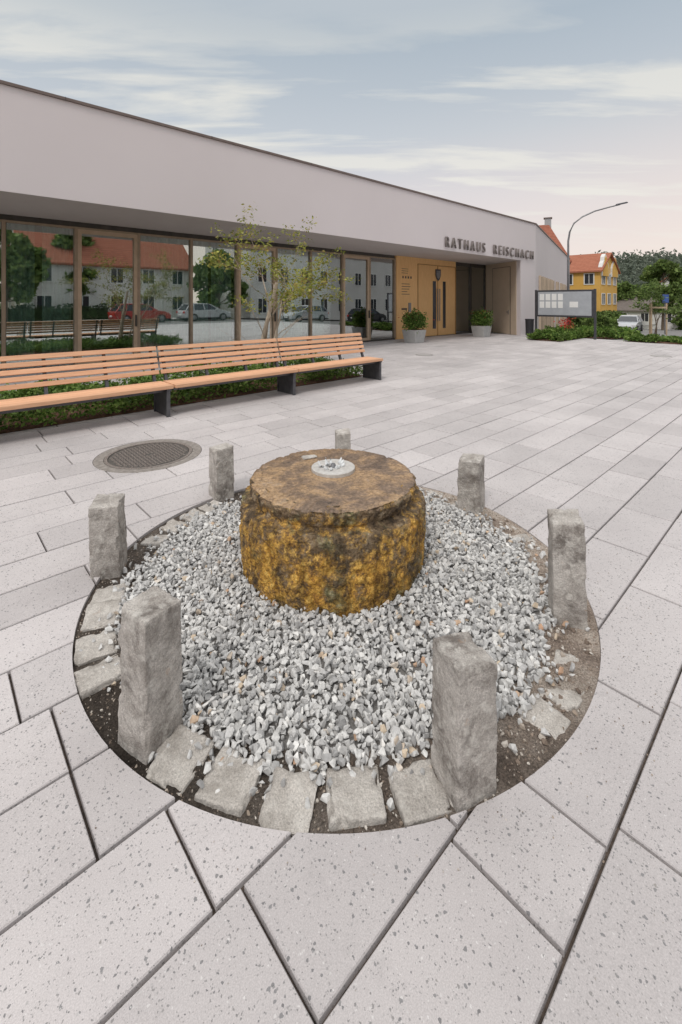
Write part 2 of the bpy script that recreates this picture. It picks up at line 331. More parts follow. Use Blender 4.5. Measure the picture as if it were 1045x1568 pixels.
def rockbox(name,sx,sy,z0,z1,mat,loc,rot,cuts=14,rr=0.012,amp=0.006,seed=0,taper=0.0,parent=None,chip=1.0):
    bm=bmesh.new(); bmesh.ops.create_cube(bm,size=2.0)
    bmesh.ops.subdivide_edges(bm,edges=bm.edges[:],cuts=cuts,use_grid_fill=True)
    hx,hy,hz=sx/2,sy/2,(z1-z0)/2; off=Vector((seed*7.3,seed*3.1,seed*1.7))
    rs=random.Random(seed); tx=rs.uniform(-0.015,0.015); ty=rs.uniform(-0.015,0.015); sl=rs.uniform(-.12,.12); sl2=rs.uniform(-.12,.12)
    for vt in bm.verts:
        p=Vector((vt.co.x*hx,vt.co.y*hy,vt.co.z*hz))
        q=Vector((max(-hx+rr,min(hx-rr,p.x)),max(-hy+rr,min(hy-rr,p.y)),max(-hz+rr,min(hz-rr,p.z))))
        d=p-q
        if d.length>1e-6: p=q+d.normalized()*rr
        nn=mnoise.noise_vector(p*10+off)*amp+mnoise.noise_vector(p*30+off)*amp*0.75+mnoise.noise_vector(p*70+off)*amp*0.5
        ex=sorted([hx-abs(vt.co.x*hx),hy-abs(vt.co.y*hy),hz-abs(vt.co.z*hz)])[1]
        ch=mnoise.noise(p*16+off*2)
        if ex<0.018 and ch>0.15 and chip>0:
            k=(1-ex/0.018)*min(1,(ch-0.15)*4)*0.011*chip
            p=p-Vector((math.copysign(k,p.x),math.copysign(k,p.y),math.copysign(k,p.z) if hz-abs(vt.co.z*hz)<0.02 else 0))
        p=p+nn
        k=(p.z+hz)/(2*hz); s=1-taper*k; p.x*=s;p.y*=s; p.x+=tx*k; p.y+=ty*k
        if vt.co.z>0.8: p.z+=(sl*p.x+sl2*p.y)*(vt.co.z-0.8)*5
        vt.co=p+Vector((0,0,(z0+z1)/2))
    me=bpy.data.meshes.new(name); bm.to_mesh(me); bm.free(); me.materials.append(mat)
    o=bpy.data.objects.new(name,me); COL.objects.link(o); o.location=loc; o.rotation_euler=(0,0,rot)
    me.polygons.foreach_set('use_smooth',[True]*len(me.polygons))
    if parent: o.parent=parent
    return o

# ------------------------------------------------------------ ground & road
def sheet(name,us,vs,dz,mat):
    V=[(u,v,gz(u)+dz) for u in us for v in vs]; nv=len(vs)
    F=[(i*nv+j,(i+1)*nv+j,(i+1)*nv+j+1,i*nv+j+1) for i in range(len(us)-1) for j in range(nv-1)]
    return obj(name,V,F,mat,rot=ANG)
sheet('ground',[-1500,-300,-80,-20,0,21,25,40,60,85,150,400,1500],[-1500,-200,-40,-12,0,12,40,200,1500],-0.06,m_grass)
sheet('road',[21.2,25,40,60,85,400],[-13,-4,4,11.0],-0.03,m_asph)
sheet('street',[-120,-20,21.2],[-13,-6.2],-0.03,m_asph)
sheet('parking_area',[36,50,60,85,120],[11.0,18.2],-0.026,m_asph)
sheet('footpath',[-120,0,21,40,60,85,300],[-17,-13.3],0.09,m_kerb)
marks=[]
for k in range(14):
    u=26+k*6
    z=gz(u)-0.026; z2=gz(u+3)-0.026
    marks.append(([(u,2.0,z),(u+3,2.0,z2),(u+3,2.14,z2),(u,2.14,z)],[(0,1,2,3)]))
V,F=merge(marks); obj('road_markings',V,F,m_white,rot=ANG)

# ------------------------------------------------------------ paving
RC=(-0.02,2.746); RR=1.385
MC=(-2.01,4.75)
W=0.33; V0=0.44
rcu,rcv=w2uv(*RC); mcu,mcv=w2uv(*MC)
near=[];far=[]
rng=random.Random(3)
preset={0:[0.45,1.158,1.475,2.1],1:[0.05,0.645,1.2],2:[-0.1,0.567,1.15],3:[-0.25,0.372,0.9],-1:[0.95,1.557,2.2],4:[-0.3,0.374,1.1]}
def slab(u0,u1,v0,v1):
    g=rng.uniform(0.0040,0.0062); e=0.003; dz=rng.uniform(-0.0018,0.0018)
    u0+=g;u1-=g;v0+=g;v1-=g
    R=lambda z,i:[(u0+i,v0+i,z),(u1-i,v0+i,z),(u1-i,v1-i,z),(u0+i,v1-i,z)]
    v=R(-0.055,0)+R(-0.004+dz,0)+R(dz,e)
    f=[(3,2,1,0),(8,9,10,11)]
    for a in (0,4):
        for k in range(4): f.append((a+k,a+(k+1)%4,a+4+(k+1)%4,a+4+k))
    cu,cv=(u0+u1)/2,(v0+v1)/2
    d=min(math.hypot(cu-rcu,cv-rcv)-RR,math.hypot(cu-mcu,cv-mcv)-0.52)
    (near if d<0.6 else far).append((v,f))
ULIM=21.2
for r in range(-21,37):
    v0=V0+W*r; v1=v0+W
    pts=preset.get(r)
    if pts:
        pts=list(pts)
        while pts[0]>-9.5: pts.insert(0,pts[0]-rng.choice([0.5,0.66,0.66,0.83]))
    else:
        pts=[-10+rng.uniform(0,0.6)]
    while pts[-1]<ULIM: pts.append(pts[-1]+rng.choice([0.5,0.66,0.66,0.83,0.99]))
    pts[-1]=ULIM
    if pts[-1]-pts[-2]<0.15: pts.pop(-2)
    for a,c_ in zip(pts[:-1],pts[1:]): slab(a,c_,v0,v1)
V,F=merge(near)
tmp=obj('tmp_near',V,F,m_slab,rot=ANG)
cut=[]
for (c_,r_) in ((RC,RR),(MC,0.525)):
    v,f=cyl(c_[0],c_[1],-0.2,0.2,r_,n=160); co=obj('cut',v,f); cut.append(co)
    md=tmp.modifiers.new('bo','BOOLEAN'); md.object=co; md.operation='DIFFERENCE'; md.solver='EXACT'
bpy.context.view_layer.update()
dg=bpy.context.evaluated_depsgraph_get()
mn=bpy.data.meshes.new_from_object(tmp.evaluated_get(dg))
V,F=merge(far)
me=bpy.data.meshes.new('far'); me.from_pydata(V,[],F)
bm=bmesh.new(); bm.from_mesh(me); bm.from_mesh(mn)
mp=bpy.data.meshes.new('plaza_paving'); bm.to_mesh(mp); bm.free(); mp.materials.clear(); mp.materials.append(m_slab)
for p in mp.polygons: p.material_index=0
po=bpy.data.objects.new('plaza_paving',mp); COL.objects.link(po); po.rotation_euler=(0,0,ANG)
for o_ in [tmp]+cut: bpy.data.objects.remove(o_)
v,f=bx(-10.2,ULIM,-6.5,12.5,-0.05,-0.022); obj('paving_bedding',v,f,m_joint,rot=ANG)

# ------------------------------------------------------------ ring area
def discmesh(r,zfun,nr=40,na=120):
    V=[(0,0,zfun(0,0))];F=[]
    for i in range(1,nr+1):
        for k in range(na):
            a=2*math.pi*k/na; x=r*i/nr*math.cos(a); y=r*i/nr*math.sin(a); V.append((x,y,zfun(x,y)))
    for k in range(na): F.append((0,1+k,1+(k+1)%na))
    for i in range(nr-1):
        for k in range(na): F.append((1+i*na+k,1+(i+1)*na+k,1+(i+1)*na+(k+1)%na,1+i*na+(k+1)%na))
    return V,F
def gh(x,y):
    r=math.hypot(x,y); a=math.atan2(y,x)
    up=0.012*max(0,min(1,math.cos(a-0.3)+0.3))*min(1,max(0,(r-1.0)*6))
    return -0.016+0.008*mnoise.noise(Vector((x*4,y*4,0)))+0.035*max(0,1.1-r)+up
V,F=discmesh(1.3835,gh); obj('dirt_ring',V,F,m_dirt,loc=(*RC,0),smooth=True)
pos=[];sz=[]
def rmax(a):
    d=math.degrees(a)%360
    base=1.205
    if 290<d<360 or d<75: base=1.20
    return base+0.05*mnoise.noise(Vector((math.cos(a)*3,math.sin(a)*3,4)))+0.04*mnoise.noise(Vector((math.cos(a)*11,math.sin(a)*11,8)))
s=0.0275
for layer in range(3):
    ny=int(2.7/s)
    for i in range(-ny//2,ny//2+1):
        for j in range(-ny//2-6,ny//2+7):
            x=(i+0.5*(j%2))*s+random.uniform(-.5,.5)*s+layer*0.011; y=j*s*0.87+random.uniform(-.5,.5)*s
            r=math.hypot(x,y)
            if math.hypot(x+0.03,y-0.084)<0.53: continue
            rm=rmax(math.atan2(y,x))
            if r>rm+ (random.random()**8)*0.16-0.03*random.random(): continue
            if layer>0 and random.random()<(0.2 if layer==1 else 0.65): continue
            pos.append((x,y,gh(x,y)+0.007+layer*0.011+random.uniform(0,0.004))); sz.append(random.choice([0.013,0.016,0.018,0.020,0.023]))
rocks(pos,sz,'gravel_bed',m_grav,loc=(*RC,0))
pos=[];sz=[]
for i in range(6500):
    a=random.uniform(0,2*math.pi); r=random.uniform(1.12,1.376)
    pos.append((r*math.cos(a),r*math.sin(a),gh(r*math.cos(a),r*math.sin(a))+0.001)); sz.append(0.002+0.007*random.random()**2.5)
for i in range(320):
    a=random.uniform(-1.4,1.2); r=random.uniform(1.1,1.36)
    pos.append((r*math.cos(a),r*math.sin(a),gh(r*math.cos(a),r*math.sin(a))+0.004)); sz.append(random.uniform(0.007,0.018))
for i in range(420):
    a=random.gauss(0.35,0.6) if i<300 else random.uniform(0,6.28); r=1.385+abs(random.gauss(0,0.16))
    pos.append((r*math.cos(a),r*math.sin(a),0.002)); sz.append(random.uniform(0.0015,0.0042))
rocks(pos,sz,'loose_grit',m_grit,loc=(*RC,0))
setts=[-77.8,-87.5,-97,-106,-115,-142.5,-151,-160,-168.5, 166,157.5,149,141,119,110,101, 60,52,44,22,13,4, -36,-44,-52]
e=empty('granite_setts',(*RC,0))
for i,a in enumerate(setts):
    ar=math.radians(a); buried = i>12
    ztop=0.003 if i<9 else (-0.003 if not buried else (-0.0055 if math.cos(ar)>0 else -0.006))
    rockbox('sett_%d'%i,(0.18 if i<9 else 0.15)+random.uniform(-.015,.015),(0.168 if i<9 else 0.15)+random.uniform(-.015,.012),-0.09,ztop+random.uniform(-.003,.002),m_sett,((1.28 if i<9 else 1.27)*math.cos(ar),1.28*math.sin(ar),0),ar+random.uniform(-.07,.07),cuts=15,rr=0.007,amp=0.0036,seed=i,parent=e,chip=1.1)
posts=[(0.409,1.525,0.150,0.43,22),(-0.707,1.688,0.155,0.488,59),(-1.39,2.72,0.160,0.41,12),(-0.99,3.745,0.15,0.40,40),(0.015,4.18,0.135,0.40,5),(1.005,3.50,0.165,0.39,-30),(1.15,2.30,0.150,0.50,-15)]
for i,(x,y,s_,h_,ro) in enumerate(posts):
    rockbox('stone_post',s_*1.04,s_*1.05,-0.08,h_,m_post,(x,y,0),math.radians(ro),cuts=40,rr=0.0025,amp=0.0034,seed=i+30,taper=0.05,chip=0.9)

# millstone
mill=empty('millstone_fountain',(-0.05,2.83,0))
prof=[]
def seg(a,b_,n): 
    for k in range(n): prof.append((a[0]+(b_[0]-a[0])*k/n,a[1]+(b_[1]-a[1])*k/n))
keys=[(0.545,-0.04),(0.562,0.10),(0.568,0.30),(0.564,0.385),(0.556,0.404),(0.535,0.412),(0.504,0.416),(0.492,0.426),(0.500,0.445),(0.510,0.47),(0.514,0.497),(0.504,0.516),(0.486,0.522),(0.35,0.526),(0.16,0.523),(0.02,0.523)]
ns_=[14,18,9,3,3,4,3,3,3,4,4,3,12,14,8]
for a_,b_,n_ in zip(keys[:-1],keys[1:],ns_): seg(a_,b_,n_)
prof.append(keys[-1])
NS=400; V=[];F=[]
for i,(r,z) in enumerate(prof):
    for k in range(NS):
        a=2*math.pi*k/NS; p=Vector((r*math.cos(a),r*math.sin(a),z))
        side=1.0 if z<0.515 else 0.0
        n=mnoise.noise(p*6)*0.008+mnoise.noise(p*18)*0.010+mnoise.noise(p*44)*0.010+abs(mnoise.noise(p*28+Vector((9,9,9))))*-0.014
        chip=max(0,mnoise.noise(Vector((math.cos(a)*6,math.sin(a)*6,3.3)))-0.25)+0.5*max(0,mnoise.noise(Vector((math.cos(a)*14,math.sin(a)*14,1.3)))-0.2)
        dr=n*side
        if z>0.455: dr-=chip*0.05*side
        if 0.38<z<0.41: dr+=0.014*mnoise.noise(Vector((math.cos(a)*8,math.sin(a)*8,6)))-0.008*abs(mnoise.noise(Vector((math.cos(a)*20,math.sin(a)*20,2))))
        zz=z+ (mnoise.noise(Vector((math.cos(a)*4,math.sin(a)*4,2)))*0.012 if 0.36<z<0.42 else 0)
        if side==0 or z>0.5:
            ph=mnoise.noise(p*6)*7
            zz+=mnoise.noise(p*7)*0.005+0.0010*math.sin(a*60+ph)*min(1,max(0,(r-0.2)*4))+mnoise.noise(p*30)*0.0025
            if r>0.45: zz-=chip*0.03
        rr_=r+dr-(chip*0.05 if (side==0 and r>0.45) else 0)
        V.append((rr_*math.cos(a),rr_*math.sin(a),zz))
for i in range(len(prof)-1):
    for k in range(NS): F.append((i*NS+k,i*NS+(k+1)%NS,(i+1)*NS+(k+1)%NS,(i+1)*NS+k))
F.append(tuple((len(prof)-1)*NS+k for k in range(NS)))
obj('stone_body',V,F,m_mill,mill,smooth=True)
v1,f1=ring(0.0,0.075,0.515,0.543,0.028,0.140,48); obj('nozzle_disc',v1,f1,m_disc,mill,bevel=0.004)
parts=[]
for k in range(11):
    a=2*math.pi*k/11+random.uniform(-.2,.2); r=random.uniform(0.03,0.075)
    parts.append(tube([(r*math.cos(a),0.075+r*math.sin(a),0.54),(r*1.25*math.cos(a),0.075+r*1.25*math.sin(a),0.555),(r*1.4*math.cos(a),0.075+r*1.4*math.sin(a),0.558+random.uniform(0.0,0.03))],[0.014,0.010,0.003],6))
v1,f1=merge(parts); obj('water_jets',v1,f1,m_water,mill,smooth=True)
v1,f1=cyl(0,0.075,0.54,0.562,0.022,0.012,16); obj('nozzle',v1,f1,m_galv,mill)
rockbox('flat_chip',0.10,0.055,0.515,0.53,m_sett,(-0.175,0.29,0.004),0.5,cuts=6,rr=0.005,amp=0.003,seed=77,parent=mill)

# manhole
mh=empty('manhole_cover',(*MC,0),ANG)
v,f=ring(0,0,-0.05,-0.001,0.43,0.520,96); obj('concrete_collar',v,f,m_concr,mh)
v,f=ring(0,0,-0.05,0.001,0.395,0.426,96); obj('frame',v,f,m_iron,mh)
v,f=cyl(0,0,-0.05,-0.006,0.388,n=96); obj('lid',v,f,m_irond,mh)
parts=[]
for i in range(-10,11):
    for j in range(-10,11):
        x,y=i*0.037,j*0.037
        if math.hypot(x,y)<0.37 and not(abs(x)<0.05 and abs(y)<0.03):
            a,b_=(0.014,0.009) if (i+j)%2 else (0.009,0.014)
            parts.append(bx(x-a,x+a,y-b_,y+b_,-0.007,-0.001))
V,F=merge(parts); obj('tread_pattern',V,F,m_iron,mh)
for p_ in (uv2w(11.1,8.3,0),(9.4,13.3,0)):
    dc=empty('drain_cover',p_,ANG)
    v,f=cyl(0,0,0.001,0.0035,0.27,n=48); obj('plate',v,f,m_lid,dc); v,f=ring(0,0,0.0035,0.006,0.235,0.255,48); obj('rim',v,f,m_concr,dc)

# ------------------------------------------------------------ town hall
TH=empty('town_hall',(0,0,0),ANG)
GV=12.5; H0=3.55; H1=5.43
EU,EV=43.05,16.0
v,f=prism([(-14,9.9),(20.7,9.9),(22.1,GV),(-14,GV)],H0,H1); obj('fascia',v,f,m_plaster,TH)
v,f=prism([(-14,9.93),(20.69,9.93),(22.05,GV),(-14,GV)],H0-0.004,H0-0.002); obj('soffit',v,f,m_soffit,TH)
v,f=prism([(20.7,9.9),(22.3,9.9),(EU,EV),(EU,26),(22.1,26),(22.1,GV)],-2,H1); obj('end_wall',v,f,m_plaster,TH)
v,f=prism([(-14,9.86),(22.32,9.86),(EU+.1,EV-.03),(EU+.1,EV+.35),(22.3,10.25),(-14,10.25)],H1+0.002,H1+0.055); obj('roof_edge',v,f,m_cap,TH)
V,F=merge([bx(u-0.004,u+0.004,9.855,9.8595,H1+0.0,H1+0.058) for u in np.arange(-13,22,3.0)]); obj('roof_edge_joints',V,F,m_fdark,TH)
v,f=prism([(-14,GV),(22.1,GV),(22.1,24),(-14,24)],H0+0.02,H1-0.02); obj('roof',v,f,m_roofmem,TH)
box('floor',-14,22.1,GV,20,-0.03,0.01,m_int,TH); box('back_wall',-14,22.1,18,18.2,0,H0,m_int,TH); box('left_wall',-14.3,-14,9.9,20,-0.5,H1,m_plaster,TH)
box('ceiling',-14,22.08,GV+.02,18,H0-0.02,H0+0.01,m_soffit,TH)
d=Vector((EU-22.3,EV-9.9)).normalized(); nn=Vector((d.y,-d.x))
parts=[];pf=[]
for s0 in (1.2,3.0,4.8,6.6,9.5,12.5,15,18):
    a=Vector((22.3,9.9))+d*s0; w=0.9
    q=[a+nn*0.004,a+d*w+nn*0.004,a+d*w+nn*0.02,a+nn*0.02]; parts.append(prism([tuple(x) for x in q],-0.3,2.9))
    for t0 in (-0.06,w):
        a2=a+d*t0; q=[a2+nn*0.004,a2+d*0.06+nn*0.004,a2+d*0.06+nn*0.12,a2+nn*0.12]; pf.append(prism([tuple(x) for x in q],-0.4,2.95))
V,F=merge(parts); obj('side_windows',V,F,m_pane,TH); V,F=merge(pf); obj('side_window_fins',V,F,m_tanpanel,TH)
mods=[-13.4,-11.9,-10.4,-8.9,-7.4,-5.9,-4.4,-2.95,-1.5,-0.1,1.33,2.75,4.22,5.68,7.16,8.62,10.09,11.62,13.10,14.63]
doors=[(2.75,4.22),(7.16,8.62),(11.62,13.10)]
fr=[];fr2=[];fd=[];gl=[]
ZT=3.42
fd.append(bx(-13.9,14.63,GV-0.03,GV+0.06,ZT,H0-0.006)); fd.append(bx(-13.9,14.63,GV-0.04,GV+0.06,0.0,0.07))
for u in mods: fr.append(bx(u-0.035,u+0.035,GV-0.07,GV+0.05,0.07,ZT))
fr.append(bx(-13.9,14.6,GV-0.055,GV+0.05,ZT-0.05,ZT))
for a,c_ in zip(mods[:-1],mods[1:]):
    gl.append(bx(a+0.035,c_-0.035,GV,GV+0.012,0.07,ZT-0.05))
    fd.append(bx(a+0.035,a+0.05,GV-0.03,GV-0.001,0.07,ZT-.05))
for a,c_ in doors:
    a+=0.035;c_-=0.035
    fr2+= [bx(a,a+0.085,GV-0.06,GV-0.002,0.07,ZT-0.05),bx(c_-0.085,c_,GV-0.06,GV-0.002,0.07,ZT-0.05),bx(a+0.085,c_-0.085,GV-0.06,GV-0.002,ZT-0.15,ZT-0.05),bx(a+0.085,c_-0.085,GV-0.06,GV-0.002,0.07,0.17)]
    fd.append(bx(c_-0.06,c_-0.03,GV-0.12,GV-0.06,0.95,1.25))
V,F=merge(fr); obj('mullions',V,F,m_frame,TH); V,F=merge(fr2); obj('terrace_door_frames',V,F,m_frame2,TH)
for a,c_ in ((19.16,20.55),(20.6,22.02)):
    gl.append(bx(a+0.04,c_-0.04,GV,GV+0.012,0.07,ZT-0.05))
    fd+= [bx(a,a+0.04,GV-0.05,GV+0.05,0.0,H0-.006),bx(c_-0.04,c_,GV-0.05,GV+0.05,0,H0-.006),bx(a+.04,c_-.04,GV-0.04,GV+0.04,ZT-0.05,H0-.006),bx(a+.04,c_-.04,GV-0.04,GV+0.04,0,0.07)]
V,F=merge(fd); obj('dark_frames',V,F,m_fdark,TH); V,F=merge(gl); obj('glass_panes',V,F,m_glass,TH)
box('entrance_panel',14.67,16.10,GV-0.10,GV+0.02,0.01,H0-0.006,m_oak,TH)
box('entrance_lintel',16.10,19.13,GV-0.09,GV+0.02,3.28,H0-0.006,m_oak,TH)
pts=[]
for a,c_ in ((16.16,17.62),(17.64,19.07)): pts.append(bx(a,c_,GV-0.085,GV,0.03,3.26))
V,F=merge(pts); obj('entrance_doors',V,F,m_oak,TH,bevel=0.004)
box('door_slot_glass',17.25,17.50,GV-0.092,GV-0.086,0.35,2.55,m_pane,TH)
box('door_slot_glass_r',18.05,18.28,GV-0.092,GV-0.086,0.35,2.55,m_pane,TH)
V,F=merge([bx(16.12,16.155,GV-0.11,GV,0.0,3.28),bx(19.08,19.12,GV-0.11,GV,0.0,3.28),bx(16.155,19.08,GV-0.11,GV-.0855,3.265,3.29),bx(17.60,17.66,GV-0.10,GV-0.086,0.03,3.26)]); obj('door_surround',V,F,m_oak2,TH)
V,F=merge([tube([(17.56,GV-0.15,0.7),(17.56,GV-0.15,2.2)],[0.02,0.02],8),tube([(17.72,GV-0.15,0.7),(17.72,GV-0.15,2.2)],[0.02,0.02],8)]); obj('door_pulls',V,F,m_galv,TH)
sh=[(-0.2,0.25),(0.2,0.25),(0.2,-0.02),(0.12,-0.2),(0,-0.28),(-0.12,-0.2),(-0.2,-0.02)]
n=len(sh); ff=[tuple(range(n)),tuple(reversed(range(n,2*n)))]+[(i,n+i,n+(i+1)%n,(i+1)%n) for i in range(n)]
v=[(17.63+x,GV-0.13,2.85+z) for x,z in sh]+[(17.63+x,GV-0.112,2.85+z) for x,z in sh]
obj('coat_of_arms',v,ff,m_dgrey,TH)
v=[(17.63+x*.75,GV-0.14,2.86+z*.7) for x,z in sh]+[(17.63+x*.75,GV-0.131,2.86+z*.7) for x,z in sh]; obj('coat_of_arms_field',v,ff,m_galv,TH)
pl=[]
for k in range(5): pl.append(bx(15.0,15.0+random.uniform(.35,.6),GV-0.104,GV-0.1015,2.35-k*0.11,2.375-k*0.11))
for k in range(4): pl.append(bx(15.05+k*0.18,15.14+k*0.18,GV-0.104,GV-0.1015,2.6,2.7))
for k in range(3): pl.append(bx(15.0,15.0+random.uniform(.35,.6),GV-0.104,GV-0.1015,3.0-k*0.09,3.02-k*0.09))
V,F=merge(pl); obj('sign_lettering',V,F,m_fdark,TH)
box('intercom',15.45,15.62,GV-0.125,GV-0.10,1.15,1.55,m_galv,TH); box('letterbox_slot',15.0,15.35,GV-0.115,GV-0.10,1.25,1.32,m_fdark,TH)
A=Vector((20.7,9.9)); d=Vector((1.4,2.6)).normalized(); nn=Vector((-d.y,d.x))
def wp(s0,s1,t0,t1,z0,z1):
    q=[A+d*s0+nn*t1,A+d*s0+nn*t0,A+d*s1+nn*t0,A+d*s1+nn*t1]; return prism([tuple(x) for x in q],z0,z1)
v,f=wp(0.30,2.93,0.003,0.03,0.01,H0-0.006); obj('recess_cladding',v,f,m_tanpanel,TH)
v,f=wp(0.75,2.2,0.031,0.045,0.03,3.3); obj('service_door',v,f,m_tanpanel,TH)
V,F=merge([wp(0.73,0.75,0.031,0.05,0.01,3.32),wp(2.2,2.22,0.031,0.05,0.01,3.32),wp(0.75,2.2,0.031,0.05,3.3,3.32)]); obj('service_door_gap',V,F,m_fdark,TH)
V,F=merge([wp(0.85,0.89,0.046,0.06,0.98,1.2),wp(0.86,1.02,0.06,0.08,1.08,1.11)]); obj('service_door_handle',V,F,m_galv,TH)
def curtain(u0,u1,v0=12.75,amp=0.045,wl=0.15):
    n=int((u1-u0)/0.015); V=[];F=[]
    for i in range(n+1):
        u=u0+(u1-u0)*i/n; y=v0+amp*math.sin(2*math.pi*(u/wl)+0.8*math.sin(u*3.1)); V+=[(u,y,0.05),(u,y,3.4)]
    for i in range(n): F.append((2*i,2*i+2,2*i+3,2*i+1))
    return V,F
cs=[curtain(-6,-5,),curtain(-2.9,-1.6),curtain(-0.05,1.1),curtain(1.38,1.95),curtain(2.1,2.72),curtain(4.28,6.35),curtain(6.45,7.12),curtain(8.7,9.9),curtain(10.15,10.9),curtain(13.2,13.8)]
V,F=merge(cs); obj('curtains',V,F,m_curt,TH,smooth=True)
tb=[]
for u in (0.6,3.1,5.0,8.8,11.8):
    tb+=[bx(u,u+1.6,14.2,15.0,0.72,0.76),bx(u+0.1,u+0.15,14.3,14.9,0,0.72),bx(u+1.45,u+1.5,14.3,14.9,0,0.72),bx(u+.3,u+.7,13.6,13.65,0.45,0.9),bx(u+.3,u+.7,13.65,14.05,0.43,0.47)]
V,F=merge(tb); obj('tables_and_chairs',V,F,m_trim,TH)
def letters(body,u0,u1,z0,h):
    cu=bpy.data.curves.new('t','FONT'); cu.body=body; cu.extrude=0.035; cu.offset=-0.004; cu.space_character=1.55; cu.size=1
    o_=bpy.data.objects.new('t',cu); COL.objects.link(o_); bpy.context.view_layer.update()
    m_=bpy.data.meshes.new_from_object(o_.evaluated_get(bpy.context.evaluated_depsgraph_get()))
    bpy.data.objects.remove(o_)
    xs_=[v.co.x for v in m_.vertices]; ys_=[v.co.y for v in m_.vertices]
    sx=(u1-u0)/(max(xs_)-min(xs_)); sy=h/(max(ys_)-min(ys_)); mx_,my_=min(xs_),min(ys_)
    for v in m_.vertices:
        x,y,z=v.co; v.co=(u0+(x-mx_)*sx,9.9-0.06-z,z0+(y-my_)*sy)
    m_.materials.clear(); m_.materials.append(m_letter)
    o_=bpy.data.objects.new('lettering_'+body.lower(),m_); COL.objects.link(o_); o_.parent=TH
letters('RATHAUS',14.5,17.35,3.66,0.40); letters('REISCHACH',18.1,21.9,3.66,0.40)

# ------------------------------------------------------------ benches
segs=((4.77,6.92),(2.6,4.74),(0.42,2.57),(-1.76,0.39))
for bi,(a,c_) in enumerate(segs):
    B=empty('park_bench',uv2w(a,6.2,0),ANG); L=c_-a
    pl=[]
    for k in range(4):
        y0=0.0+k*0.118; pl.append(bx(0.0,L,y0,y0+0.105,0.39,0.44))
    V,F=merge(pl); obj('seat_planks',V,F,m_bench,B,bevel=0.005)
    pl=[]
    for k in range(5):
        z=0.535+k*0.085; y=0.505+(z-0.5)*0.35
        v=[(0,y,z),(L,y,z),(L,y+0.028,z-0.008),(0,y+0.028,z-0.008),(0,y+0.020,z+0.058),(L,y+0.020,z+0.058),(L,y+0.048,z+0.05),(0,y+0.048,z+0.05)]
        pl.append((v,BF))
    V,F=merge(pl); obj('backrest_slats',V,F,m_bench,B,bevel=0.004)
    pl=[]
    xs_l=[L-0.07]+([0.04] if bi==3 else [])
    for x in xs_l:
        pl.append(bx(x,x+0.03,0.015,0.50,0.0,0.36)); pl.append(bx(x-0.015,x+0.05,0.015,0.50,0.36,0.388)); pl.append(bx(x-0.02,x,0.015,0.035,0.0,0.36)); pl.append(bx(x-0.02,x,0.48,0.50,0.0,0.36))
    if bi<3: pl.append(bx(-0.02,0.05,0.03,0.48,0.362,0.388))
    pl.append(bx(0.09,L-0.09,0.1,0.16,0.34,0.385)); pl.append(bx(0.09,L-0.09,0.34,0.4,0.34,0.385))
    V,F=merge(pl); obj('leg_plates',V,F,m_steel,B,bevel=0.002)
    pl=[]
    for x in (0.05,L*0.33,L*0.66,L-0.09):
        v=[(x,0.47,0.37),(x+0.04,0.47,0.37),(x+0.04,0.52,0.37),(x,0.52,0.37),(x,0.70,0.93),(x+0.04,0.70,0.93),(x+0.04,0.725,0.93),(x,0.725,0.93)]
        pl.append((v,BF))
    V,F=merge(pl); obj('back_supports',V,F,m_steel,B)

# ------------------------------------------------------------ planting beds
def bed(name,u0,u1,v0,v1,zb,hgt,n,size,mat,seed,dens=0.25,fl=0.3):
    E=empty(name,(0,0,0),ANG); rs=np.random.RandomState(seed)
    nu=int((u1-u0)/0.12); nv=max(3,int((v1-v0)/0.12)); V=[];F=[]
    for i in range(nu+1):
        for j in range(nv+1):
            u=u0+(u1-u0)*i/nu; v=v0+(v1-v0)*j/nv
            ed=0 if i in(0,nu) or j in(0,nv) else 1
            V.append((u,v,zb+(gz(u) if u>21 else 0)+ed*(0.03+0.03*mnoise.noise(Vector((u*2,v*2,seed))))))
    for i in range(nu):
        for j in range(nv): F.append((i*(nv+1)+j,(i+1)*(nv+1)+j,(i+1)*(nv+1)+j+1,i*(nv+1)+j+1))
    obj('soil',V,F,m_soil,E,smooth=True)
    C=[]
    while len(C)<n:
        u=rs.uniform(u0-0.03,u1+0.03); v=rs.uniform(v0-0.05,v1+0.03)
        d_=mnoise.noise(Vector((u*1.1,v*1.3,seed+5)))+dens
        if rs.rand()>max(0.04,min(1,d_*2.6)): continue
        hh=hgt*(0.35+0.65*max(0,min(1,0.5+mnoise.noise(Vector((u*2.3,v*2.3,seed+9))))))
        C.append((u,v,zb+(gz(u) if u>21 else 0)+0.03+hh*rs.rand()**0.7))
    V,F=leaves(C,size,fl); obj('foliage',V,F,mat,E)
    return E
bed('planting_bed',-3.5,7.0,6.80,8.9,0.005,0.38,38000,0.034,m_leafb,1,0.33)
rockbox('boulder',0.42,0.3,-0.05,0.24,m_post,uv2w(6.75,7.3,0),1.0,cuts=14,rr=0.10,amp=0.02,seed=90,chip=0)
bed('planting_bed',18.6,21.2,7.3,8.6,0.005,0.42,8000,0.055,m_leafb,2,0.5,0)
bed('planting_bed',22.5,27,6.6,9.6,0.0,0.5,8000,0.08,m_leafb,4,0.5,0)
bed('planting_bed',20.7,22.3,2.5,5.6,0.005,0.3,8000,0.05,m_leafb,3,0.4)
parts=[]
for k in range(5):
    C=np.random.normal(size=(40,3))*[0.16,0.16,0.10]+[20.6+0.35*k,8.0+random.uniform(-.2,.2),0.62+random.uniform(-.08,.1)]; parts.append(leaves(C,0.045))
for k in range(5): parts.append(tube([(20.6+0.35*k,8.0,0),(20.6+0.35*k,8.0,0.6)],[0.012,0.008],5))
V,F=merge(parts); obj('red_flower_plants',V,F,m_flow,rot=ANG)

